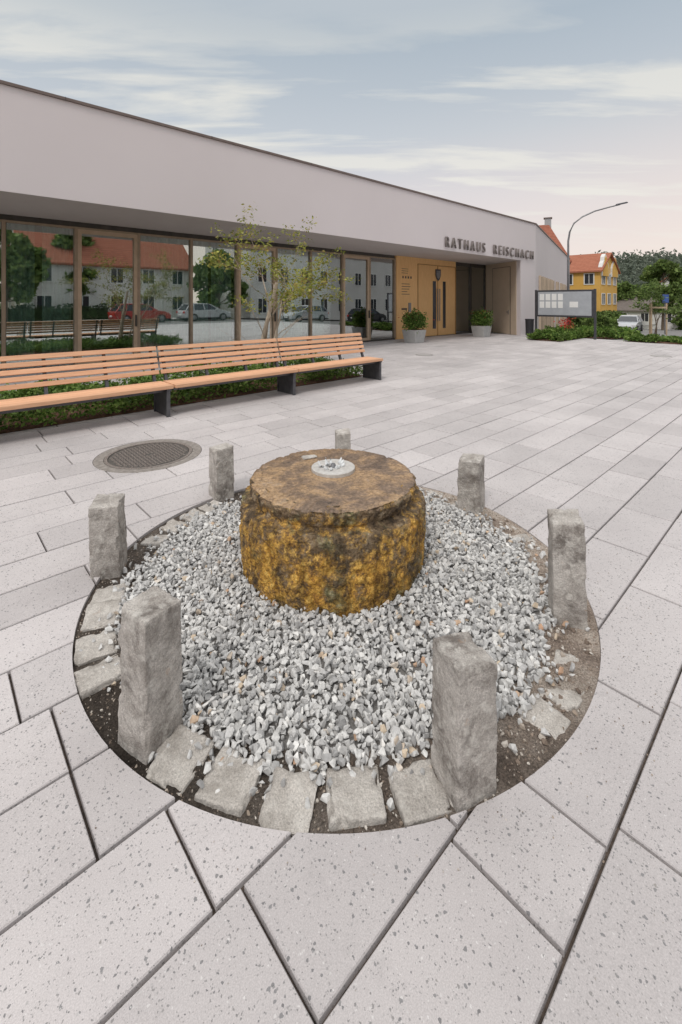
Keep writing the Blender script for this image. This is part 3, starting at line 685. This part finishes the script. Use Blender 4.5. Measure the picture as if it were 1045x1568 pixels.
# ------------------------------------------------------------ trees
def branch(parts,tips,p,d,L,r,depth,spread,rs,up=0.15):
    n=5; pts=[p];rad=[r]; q=p.copy(); dd=d.copy()
    for i in range(n):
        dd=(dd+Vector(rs.normal(size=3))*0.12+Vector((0,0,up*0.3))).normalized(); q=q+dd*L/n; pts.append(q.copy()); rad.append(r*(1-0.6*(i+1)/n))
        if depth>0 and i>=1:
            for _ in range(1 if i<n-1 else 2):
                nd=(dd+Vector(rs.normal(size=3))*spread).normalized(); branch(parts,tips,q.copy(),nd,L*rs.uniform(0.35,0.55),r*(1-0.6*(i+1)/n)*0.6,depth-1,spread,rs,up)
        if depth==0: tips.append(q.copy())
    parts.append(tube(pts,rad,6 if r>0.01 else 4))
def open_tree(name,loc,H,nst,mat_l,bark,nleaf,lsize,seed,r0=0.035,tilt=0.35,leafsp=0.07,depth=2,zmin=0.4):
    rs=np.random.RandomState(seed); E=empty(name,loc); parts=[];tips=[]
    for k in range(nst):
        a=2*math.pi*k/nst+rs.uniform(-.4,.4); d_=Vector((math.cos(a)*tilt,math.sin(a)*tilt,1)).normalized()
        branch(parts,tips,Vector((0.05*math.cos(a),0.05*math.sin(a),-0.05)),d_,H*rs.uniform(0.7,0.9),r0*rs.uniform(0.8,1.1),depth,0.6,rs)
    V,F=merge(parts); T=np.array([t[:] for t in tips])
    sc=H/T[:,2].max(); V=[(x*1.0,y*1.0,z*sc) for x,y,z in V]; T[:,2]*=sc
    obj('trunk_and_limbs',V,F,bark,E,smooth=True)
    T=T[T[:,2]>H*zmin]
    C=T[rs.randint(0,len(T),nleaf)]+rs.normal(size=(nleaf,3))*[leafsp,leafsp,leafsp*0.5]
    V,F=leaves(C,lsize,0.45); obj('leaves',V,F,mat_l,E); return E
E=open_tree('multi_stem_tree',(-1.50,9.45,0),3.5,4,m_leaf,m_lbark,4200,0.036,11,0.030,0.16,0.085)
V,F=merge([tube([(-0.28,-0.1,0),(-0.1,-.08,0.9),(0.16,0.0,2.0)],[0.050,0.045,0.034],8)]); obj('pale_stem',V,F,m_lbark,E)
def big_tree(name,loc,H,R,mat,nleaf,lsize,seed,trunk=0.35,base=0.25):
    rs=np.random.RandomState(seed); E=empty(name,loc); parts=[]
    parts.append(tube([(0,0,-0.3),(0.05,0,H*base),(0.1,0.05,H*0.6),(0,0,H*0.9)],[H*0.028,H*0.02,H*0.012,0.02],8))
    cl=[]
    for k in range(34):
        a=rs.uniform(0,2*math.pi); z=rs.uniform(0,1); rr=R*math.sqrt(max(0.05,1-(2*z-0.85)**2*0.9))*rs.uniform(0.35,0.95)
        c=np.array([rr*math.cos(a),rr*math.sin(a),H*base+(H*(1-base))*z*0.95]); cl.append(c)
        if k%2==0: parts.append(tube([(0,0,max(H*base*0.9,c[2]-R*0.5)),(c[0]*0.5,c[1]*0.5,c[2]-R*0.15),tuple(c)],[H*0.009,H*0.006,0.02],5))
    V,F=merge(parts); obj('trunk_and_limbs',V,F,m_bark,E)
    cl=np.array(cl); sp=R*0.2*rs.uniform(0.7,1.3,len(cl)); idx=rs.randint(0,len(cl),nleaf)
    dv=rs.normal(size=(nleaf,3)); dv/=np.linalg.norm(dv,axis=1)[:,None]
    C=cl[idx]+dv*(sp[idx]*rs.uniform(0.5,1.5,nleaf))[:,None]*[1,1,0.8]
    V,F=leaves(C,lsize); obj('leaves',V,F,mat,E); return E
big_tree('broadleaf_tree',(42.0,59,-1.9),9.0,2.8,m_leafg,8000,0.24,21)
big_tree('broadleaf_tree',(50,62,-2),7.0,3.2,m_leafg,7000,0.24,22)
big_tree('broadleaf_tree',(49.5,78,-2.2),7.0,3.4,m_leafg,7000,0.28,23)
big_tree('broadleaf_tree',(62,74,-2.4),8.0,4.0,m_leafg,7000,0.3,25)
big_tree('broadleaf_tree',(58,92,-2.6),7.0,4.5,m_leafg,6000,0.35,26)
for i,(u,v) in enumerate(((-2,-19),(4.5,-16.5),(10,-21),(21,-15),(-9,-17),(57,-17))):
    w=uv2w(u,v,0); big_tree('broadleaf_tree',(w.x,w.y,gz(u)),6.2+i%3,2.6,m_leafg,5000,0.26,40+i)
def hill(name,cx,cy,L,D_,H,rot,seed):
    nu,nv=90,24; V=[];F=[]
    for i in range(nu+1):
        for j in range(nv+1):
            x=(i/nu-0.5)*L; y=(j/nv-0.5)*D_
            h=H*max(0,math.cos(math.pi*(i/nu-0.5)))**0.6*max(0,math.cos(math.pi*(j/nv-0.5)))
            h*=1+0.18*mnoise.noise(Vector((x*0.012,y*0.012,seed)))
            V.append((x,y,h-3+ (2.2*mnoise.noise(Vector((x*0.09,y*0.09,seed+3))) if h>3 else 0)))
    for i in range(nu):
        for j in range(nv): F.append((i*(nv+1)+j,(i+1)*(nv+1)+j,(i+1)*(nv+1)+j+1,i*(nv+1)+j+1))
    E=empty(name,(cx,cy,0),rot); obj('terrain',V,F,m_leafh,E,smooth=True)
    rs=np.random.RandomState(seed); Vn=np.array(V); Vn=Vn[Vn[:,2]>2]
    c=Vn[rs.randint(0,len(Vn),2200)]+rs.uniform(-5,5,(2200,3))*[1,1,0]; 
    C=np.repeat(c,12,0)+rs.normal(size=(2200*12,3))*[2.2,2.2,2.2]+[0,0,2.6]
    V2,F2=leaves(C,1.3); obj('forest',V2,F2,m_leafh,E)
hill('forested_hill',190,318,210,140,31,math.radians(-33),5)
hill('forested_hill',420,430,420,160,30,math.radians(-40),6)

# ------------------------------------------------------------ houses
def house(name,loc,rot,L,Wd,eave,ridge,wm,rm,rows=2,cols=4,chim=None,base=-3,gcols=2,ov=0.35,hip=0.0):
    E=empty(name,loc,rot)
    box('walls',-L/2,L/2,-Wd/2,Wd/2,base,eave,wm,E)
    if hip==0:
        for s in (-1,1):
            x=s*L/2; v=[(x,-Wd/2,eave),(x,Wd/2,eave),(x,0,ridge-0.05),(x-s*0.2,-Wd/2,eave),(x-s*0.2,Wd/2,eave),(x-s*0.2,0,ridge-0.05)]
            obj('gable',v,[(0,1,2),(3,5,4),(0,2,5,3),(1,4,5,2)],wm,E)
    sl=(ridge-eave)/(Wd/2); x0,x1=-L/2-ov,L/2+ov; ye=Wd/2+ov; ze=eave-sl*ov; t=0.18
    v=[(x0,-ye,ze),(x1,-ye,ze),(x1-hip,0,ridge),(x0+hip,0,ridge),(x0,ye,ze),(x1,ye,ze)]; v+=[(a,b_,c_+t) for a,b_,c_ in v]
    f=[(0,3,2,1),(3,4,5,2),(6,7,8,9),(9,8,11,10),(0,1,7,6),(4,10,11,5),(0,6,9,3),(3,9,10,4),(1,2,8,7),(2,5,11,8)]
    if hip>0: f+=[(6,9,10),(7,11,8)]
    obj('roof',v,f,rm,E)
    g=[];tr=[]
    st=eave/rows
    for r in range(rows):
        z0=r*st+st*0.33; z1=z0+min(1.45,st*0.5)
        for c in range(cols):
            x=-L/2+(c+0.5)*L/cols
            for s in (-1,1):
                y=s*Wd/2; a,b_=sorted((y+s*0.002,y+s*0.03)); g.append(bx(x-0.5,x+0.5,a,b_,z0,z1))
                a,b_=sorted((y+s*0.002,y+s*0.07))
                tr+=[bx(x-0.62,x-0.5,a,b_,z0-.1,z1+.1),bx(x+0.5,x+0.62,a,b_,z0-.1,z1+.1),bx(x-0.5,x+0.5,a,b_,z0-.1,z0),bx(x-0.5,x+0.5,a,b_,z1,z1+.1),bx(x-0.03,x+0.03,a,b_,z0,z1)]
        for c in range(gcols):
            y=-Wd/2+(c+0.5)*Wd/gcols
            for s in (-1,1):
                x=s*L/2; a,b_=sorted((x+s*0.002,x+s*0.03)); g.append(bx(a,b_,y-0.5,y+0.5,z0,z1))
                a,b_=sorted((x+s*0.002,x+s*0.07))
                tr+=[bx(a,b_,y-0.62,y-0.5,z0-.1,z1+.1),bx(a,b_,y+0.5,y+0.62,z0-.1,z1+.1),bx(a,b_,y-.5,y+.5,z0-.1,z0),bx(a,b_,y-.5,y+.5,z1,z1+.1),bx(a,b_,y-0.03,y+0.03,z0,z1)]
    V,F=merge(g); obj('window_panes',V,F,m_pane,E); V,F=merge(tr); obj('window_frames',V,F,m_trim,E)
    if chim: 
        for (cx,cy) in chim: box('chimney',cx-0.35,cx+0.35,cy-0.35,cy+0.35,eave,ridge+0.9,m_grey,E); box('chimney_cap',cx-0.45,cx+0.45,cy-0.45,cy+0.45,ridge+0.903,ridge+1.0,m_cap,E)
    return E
w=uv2w(64.5,24.2,0); Y=house('yellow_house',(w.x,w.y,-2.0),ANG+math.pi/2,10,6.5,7.5,9.7,m_yel,m_tileo,3,4,[(2,0.3)],gcols=3)
for cy in (-1.9,1.7):
    pts=[(-1.3,6.8),(1.3,6.8),(1.3,7.9),(1.0,8.4),(0.65,8.7),(0.5,9.2),(0,9.6),(-0.5,9.2),(-0.65,8.7),(-1.0,8.4),(-1.3,7.9)]
    n=len(pts); v=[(-5.15,cy+a,z) for a,z in pts]+[(-4.7,cy+a,z) for a,z in pts]
    fg=[tuple(range(n)),tuple(reversed(range(n,2*n)))]+[(i,n+i,n+(i+1)%n,(i+1)%n) for i in range(n)]
    obj('front_gable_trim',v,fg,m_trim,Y)
    v=[(-5.2,cy+a*0.8,6.8+(z-6.8)*0.9) for a,z in pts]+[(-5.152,cy+a*0.8,6.8+(z-6.8)*0.9) for a,z in pts]; obj('front_gable_face',v,fg,m_yel,Y)
house('red_roof_house',(20.6,53,-1.6),math.radians(-25),10.5,8,7.6,11.8,m_wht,m_tile,2,4,[(3.3,0.3)],hip=2.2)
house('white_bungalow',(50.5,76,-2.4),ANG+math.pi/2,12,9,2.6,4.9,m_wht,m_tileg,1,4)
house('white_house',(70,95,-2.6),ANG,12,9,5.5,9,m_wht,m_tile,2,4)
w=uv2w(38.5,-20,0); house('white_apartment_block',(w.x,w.y,-0.6),ANG,28,10,9.6,12.5,m_wht,m_tileg,3,10)
w=uv2w(13,-24,0); house('red_roof_house',(w.x,w.y,0),ANG,14,10,5.0,9.6,m_wht,m_tile,2,5)
w=uv2w(-6,-27,0); house('red_roof_house',(w.x,w.y,0),ANG,13,10,5.0,9.2,m_yel,m_tile,2,5)
def hedge(name,u0,u1,v0,v1,h,n,sz,mat):
    E=empty(name,(0,0,0),ANG); C=np.random.uniform([u0,v0,0],[u1,v1,h],(n,3)); C[:,2]*=1+0.1*np.sin(C[:,0]*2.3); V,F=leaves(C,sz); obj('foliage',V,F,mat,E)
    box('core',u0+.15,u1-.15,v0+.15,v1-.15,gz((u0+u1)/2)-.3,h*0.8,m_leafd,E)
hedge('hedge',-15,12,-18.2,-17.4,1.3,7000,0.13,m_leafd)

# ------------------------------------------------------------ cars
def car(loc,rot,pm,scale=1.0):
    E=empty('parked_car',loc,rot)
    prof=[(-2.08,0.28),(-2.14,0.5),(-2.10,0.82),(-1.95,0.93),(1.0,0.95),(1.55,0.88),(1.95,0.74),(2.12,0.55),(2.10,0.28)]
    def loft(prof,wf,name,mat,bev=0.05):
        n=len(prof); v=[(x,-wf(x,z),z) for x,z in prof]+[(x,wf(x,z),z) for x,z in prof]
        obj(name,v,[tuple(reversed(range(n))),tuple(range(n,2*n))]+[(i,(i+1)%n,n+(i+1)%n,n+i) for i in range(n)],mat,E,bevel=bev)
    loft(prof,lambda x,z:0.88-0.10*max(0,abs(x)-1.5)/0.6,'body',pm,0.06)
    loft([(-1.98,0.92),(-1.72,1.32),(-1.45,1.42),(0.15,1.42),(1.02,0.94)],lambda x,z:0.82-0.20*(z-0.92)/0.5,'glasshouse',m_pane,0.03)
    loft([(-1.62,1.405),(-1.4,1.47),(-0.6,1.5),(0.0,1.47),(0.22,1.405)],lambda x,z:0.64,'roof',pm,0.03)
    pil=[]
    for s in (-1,1):
        for (a,b_) in (((1.02,0.94),(0.15,1.42)),((-1.98,0.92),(-1.6,1.42)),((-0.35,0.93),(-0.4,1.42)),((-1.3,0.93),(-1.25,1.42))):
            pil.append(tube([(a[0],s*0.83,a[1]),(b_[0],s*0.635,b_[1])],[0.04,0.035],5))
    V,F=merge(pil); obj('pillars',V,F,pm,E)
    wh=[];ri=[]
    for x in (-1.3,1.32):
        for s in (-1,1):
            y0,y1=(0.70,0.90) if s>0 else (-0.90,-0.70)
            n=20; vv=[(x+0.32*math.cos(2*math.pi*k/n),y,0.32+0.32*math.sin(2*math.pi*k/n)) for y in (y0,y1) for k in range(n)]
            wh.append((vv,[tuple(reversed(range(n))),tuple(range(n,2*n))]+[(k,(k+1)%n,n+(k+1)%n,n+k) for k in range(n)]))
            ya=s*0.903; vv=[(x+0.2*math.cos(2*math.pi*k/n),ya,0.32+0.2*math.sin(2*math.pi*k/n)) for k in range(n)]+[(x,s*0.93,0.32)]
            ri.append((vv,[(k,(k+1)%n,n) for k in range(n)]))
    V,F=merge(wh); obj('wheels',V,F,m_tyre,E); V,F=merge(ri); obj('rims',V,F,m_galv,E)
    V,F=merge([bx(1.98,2.10,0.50,0.76,0.60,0.74),bx(1.98,2.10,-0.76,-0.50,0.60,0.74)]); obj('headlamps',V,F,m_lamp,E,bevel=0.02)
    V,F=merge([bx(-2.15,-2.05,0.55,0.78,0.66,0.84),bx(-2.15,-2.05,-0.78,-0.55,0.66,0.84)]); obj('tail_lamps',V,F,m_red,E,bevel=0.02)
    V,F=merge([bx(2.06,2.135,-0.45,0.45,0.34,0.56),bx(-2.1,2.1,-0.86,0.86,0.2,0.29)]); obj('grille_and_sill',V,F,m_black,E)
    V,F=merge([bx(2.13,2.145,-0.26,0.26,0.42,0.52),bx(-2.16,-2.14,-0.26,0.26,0.5,0.6)]); obj('number_plates',V,F,m_paper,E)
    V,F=merge([bx(0.62,0.78,0.84,1.0,0.93,1.05),bx(0.62,0.78,-1.0,-0.84,0.93,1.05)]); obj('mirrors',V,F,pm,E,bevel=0.02)
    E.scale=(scale,)*3; return E
car((26.4,41.5,-1.15),ANG+math.pi+0.12,p_silver)
def caruv(u,v,p,rot=0): w=uv2w(u,v,gz(u)-0.03); car((w.x,w.y,w.z),ANG+rot,p)
caruv(25.4,-7.2,p_silver,math.pi); caruv(33.5,-7.2,p_black,0); caruv(12.5,-11.5,p_red,0); caruv(17.8,-11.5,p_silver,0)
caruv(60,8.5,p_white,math.pi)

# ------------------------------------------------------------ street furniture
bl=Vector((9.0,20.9)); brr=Vector((10.72,19.07)); ln=(brr-bl).length
NB=empty('notice_board',(bl.x,bl.y,0),math.atan2(brr.y-bl.y,brr.x-bl.x))
V,F=merge([bx(-0.03,0.05,-0.04,0.04,0,2.14),bx(ln-0.05,ln+0.03,-0.04,0.04,0,2.14)]); obj('posts',V,F,m_dgrey,NB)
box('case',0.051,ln-0.051,-0.06,0.05,0.92,2.12,m_dgrey,NB,bevel=0.01)
box('backing',0.13,ln-0.13,-0.066,-0.061,1.0,2.04,m_felt,NB)
pp=[]
for r in range(2):
    for c in range(4): pp.append(bx(0.2+c*0.27,0.2+c*0.27+0.21,-0.071,-0.0675,1.66-r*0.34,1.95-r*0.34))
pp.append(bx(1.5,1.85,-0.071,-0.0675,1.35,1.6))
V,F=merge(pp); obj('papers',V,F,m_paper,NB)
LB=empty('litter_bin',(8.75,21.0,0)); v,f=cyl(0,0,0.05,0.75,0.17,0.19,24); obj('bin',v,f,m_black,LB); v,f=ring(0,0,0.75,0.80,0.12,0.2,24); obj('rim',v,f,m_black,LB); v,f=cyl(0,0,0,0.05,0.12,n=16); obj('foot',v,f,m_black,LB)
for (x,y,sd) in ((2.87,17.75,1),(6.42,20.7,2)):
    E=empty('potted_shrub',(x,y,0),ANG)
    v=[(-.27,-.27,0),(.27,-.27,0),(.27,.27,0),(-.27,.27,0),(-.34,-.34,.5),(.34,-.34,.5),(.34,.34,.5),(-.34,.34,.5)]
    obj('planter',v,BF,m_pot,E,bevel=0.015)
    V,F=merge([bx(-.29,.29,-.29,.29,0.501,0.51)]); obj('soil',V,F,m_soil,E)
    rs=np.random.RandomState(sd); n=1900; dv=rs.normal(size=(n,3)); dv/=np.linalg.norm(dv,axis=1)[:,None]
    C=dv*(rs.uniform(0.2,1,n)**0.6)[:,None]*[0.50,0.50,0.42]*(1+0.35*np.sin(dv[:,:1]*7+sd)*np.cos(dv[:,1:2]*6))+[0,0,0.84]
    V,F=leaves(C,0.05); obj('leaves',V,F,m_leafb,E)
    V,F=merge([tube([(0,0,0.5),(rs.uniform(-.2,.2),rs.uniform(-.2,.2),0.95)],[0.015,0.008],5) for _ in range(6)]); obj('stems',V,F,m_bark,E)
    C=rs.normal(size=(40,3))*[0.25,0.25,0.1]+[0,0,1.1]; V,F=leaves(C,0.028); obj('blossoms',V,F,m_flow,E)
SL=empty('street_lamp',(12.05,24.0,-0.1))
pts=[(0,0,0),(0,0,3.5),(0,0,4.9),(0.08,0.0,5.4),(0.3,0,5.85),(0.75,0,6.2),(1.4,0,6.5),(2.2,0,6.72),(2.75,0,6.85)]
v,f=tube(pts,[0.075,0.06,0.05,0.045,0.042,0.04,0.038,0.035,0.03],10); obj('pole',v,f,m_galv,SL,smooth=True)
v=[(2.55,-.1,6.80),(3.15,-.08,6.93),(3.15,.08,6.93),(2.55,.1,6.80),(2.55,-.07,6.88),(3.1,-.05,7.0),(3.1,.05,7.0),(2.55,.07,6.88)]
obj('lamp_head',v,BF,m_dgrey,SL,bevel=0.02)
E=open_tree('young_tree',(18.9,27.2,-0.4),3.3,2,m_leafg,m_bark,1500,0.08,31,0.035,0.12,0.14)
TS=empty('tree_stakes',(18.9,27.2,-0.4)); V,F=merge([tube([(dx,dy,0),(dx,dy,1.9)],[0.045,0.045],8) for dx,dy in ((-.45,-.3),(.45,-.3),(0,.5))]+[bx(-.45,.45,-.33,-.27,1.6,1.7)]); obj('stakes',V,F,m_stake,TS)
SG=empty('traffic_sign',(20.9,29.2,-0.5),0.3); v,f=tube([(0,0,0),(0,0,2.6)],[0.035,0.035],8); obj('post',v,f,m_galv,SG); box('plate',-.3,.3,-.05,-.036,2.0,2.6,m_dgrey,SG); box('plate_face',-.26,.26,-.056,-.0505,2.04,2.56,paint('sign_blue',(0.05,0.12,0.4)),SG)
FN=empty('garden_fence',(0,0,0),ANG); V,F=merge([bx(u,u+0.1,18.3,18.36,gz(u)-.1,gz(u)+1.1) for u in np.arange(69,95,0.35)]+[bx(69,95,18.24,18.30,gz(82)+.7,gz(82)+.8)]); obj('pickets',V,F,m_trim,FN)
for i,(u,v,s_) in enumerate(((42,13.0,1.2),(46,16.6,1.4),(58,17.0,1.5),(75,5,2.2),(80,-2,2.6),(70,-4,2.2),(62,-8,2.4),(90,8,3.0),(85,14,2.5))):
    n=2200; rs=np.random.RandomState(i+60); dv=rs.normal(size=(n,3)); dv/=np.linalg.norm(dv,axis=1)[:,None]
    C=dv*(rs.uniform(0.3,1,n)**0.5)[:,None]*[s_,s_,s_*0.8]*(1+0.3*np.sin(dv[:,:1]*6+i)*np.cos(dv[:,2:3]*5)); w=uv2w(u,v,gz(u)+s_*0.6)
    V,F=leaves(C,0.13*s_); obj('shrub',V,F,m_leafg,loc=w)

# ------------------------------------------------------------ world & light
wd=bpy.data.worlds.new('World'); scene.world=wd; wd.use_nodes=True; nt=wd.node_tree; nt.nodes.clear()
out=nt.nodes.new('ShaderNodeOutputWorld')
SE,SR=math.radians(50),math.radians(205)
sky=nt.nodes.new('ShaderNodeTexSky'); sky.sky_type='NISHITA'; sky.sun_disc=False; sky.sun_elevation=SE; sky.sun_rotation=SR
b1=nt.nodes.new('ShaderNodeBackground'); b1.inputs[1].default_value=0.10; nt.links.new(sky.outputs[0],b1.inputs[0])
tc=nt.nodes.new('ShaderNodeTexCoord'); xs=sepxyz(nt,tc.outputs['Generated'])
z=math_(nt,'MAXIMUM',xs[2],0.0); zz=math_(nt,'ADD',z,0.08)
cb=nt.nodes.new('ShaderNodeCombineXYZ'); nt.links.new(math_(nt,'MULTIPLY',math_(nt,'DIVIDE',xs[0],zz),0.26),cb.inputs[0]); nt.links.new(math_(nt,'DIVIDE',xs[1],zz),cb.inputs[1])
nt.links.new(math_(nt,'ADD',0.0,2.3),cb.inputs[2])
cl=noise(nt,cb.outputs[0],2.6,7,0.55,0.3)
grad=ramp(nt,z,[(0.0,(0.90,0.80,0.78)),(0.10,(0.87,0.765,0.75)),(0.22,(0.76,0.72,0.73)),(0.34,(0.60,0.64,0.68)),(0.50,(0.46,0.53,0.595)),(0.62,(0.55,0.60,0.65)),(0.75,(1.32,1.30,1.26)),(1.0,(1.70,1.66,1.60))])
warm=math_(nt,'MULTIPLY',math_(nt,'MAXIMUM',xs[0],0.0),1.2)
grad=mixc(nt,math_(nt,'MULTIPLY',warm,ramp(nt,z,[(0.05,0.8),(0.42,0.0)])),grad,(1.0,0.85,0.72))
cm=ramp(nt,cl,[(0.50,0.0),(0.60,1.0)])
cm=math_(nt,'MULTIPLY',cm,ramp(nt,z,[(0.10,0.1),(0.20,0.7),(0.42,0.65),(0.54,0.1),(0.65,0.0)]))
colr=mixc(nt,cm,grad,(0.92,0.89,0.80))
b2=nt.nodes.new('ShaderNodeBackground'); nt.links.new(colr,b2.inputs[0]); b2.inputs[1].default_value=1.0
mx=nt.nodes.new('ShaderNodeMixShader'); mx.inputs[0].default_value=0.90
nt.links.new(b1.outputs[0],mx.inputs[1]); nt.links.new(b2.outputs[0],mx.inputs[2]); nt.links.new(mx.outputs[0],out.inputs[0])
sl=bpy.data.lights.new('sun','SUN'); sl.energy=1.3; sl.angle=math.radians(14); sl.color=(1.0,0.95,0.89)
so=bpy.data.objects.new('sun',sl); COL.objects.link(so)
sd=Vector((math.sin(SR)*math.cos(SE),math.cos(SR)*math.cos(SE),math.sin(SE)))
so.rotation_euler=sd.to_track_quat('Z','Y').to_euler()

# ------------------------------------------------------------ camera
cam=bpy.data.cameras.new('camera'); co=bpy.data.objects.new('camera',cam); COL.objects.link(co)
cam.lens=15.91; cam.sensor_width=36; cam.sensor_fit='AUTO'; cam.shift_y=-0.2054; cam.clip_start=0.05; cam.clip_end=3000
co.location=(0,0,1.6); co.rotation_euler=(math.radians(90),0,0)
scene.camera=co
scene.view_settings.view_transform='Standard'; scene.view_settings.look='None'; scene.view_settings.exposure=0
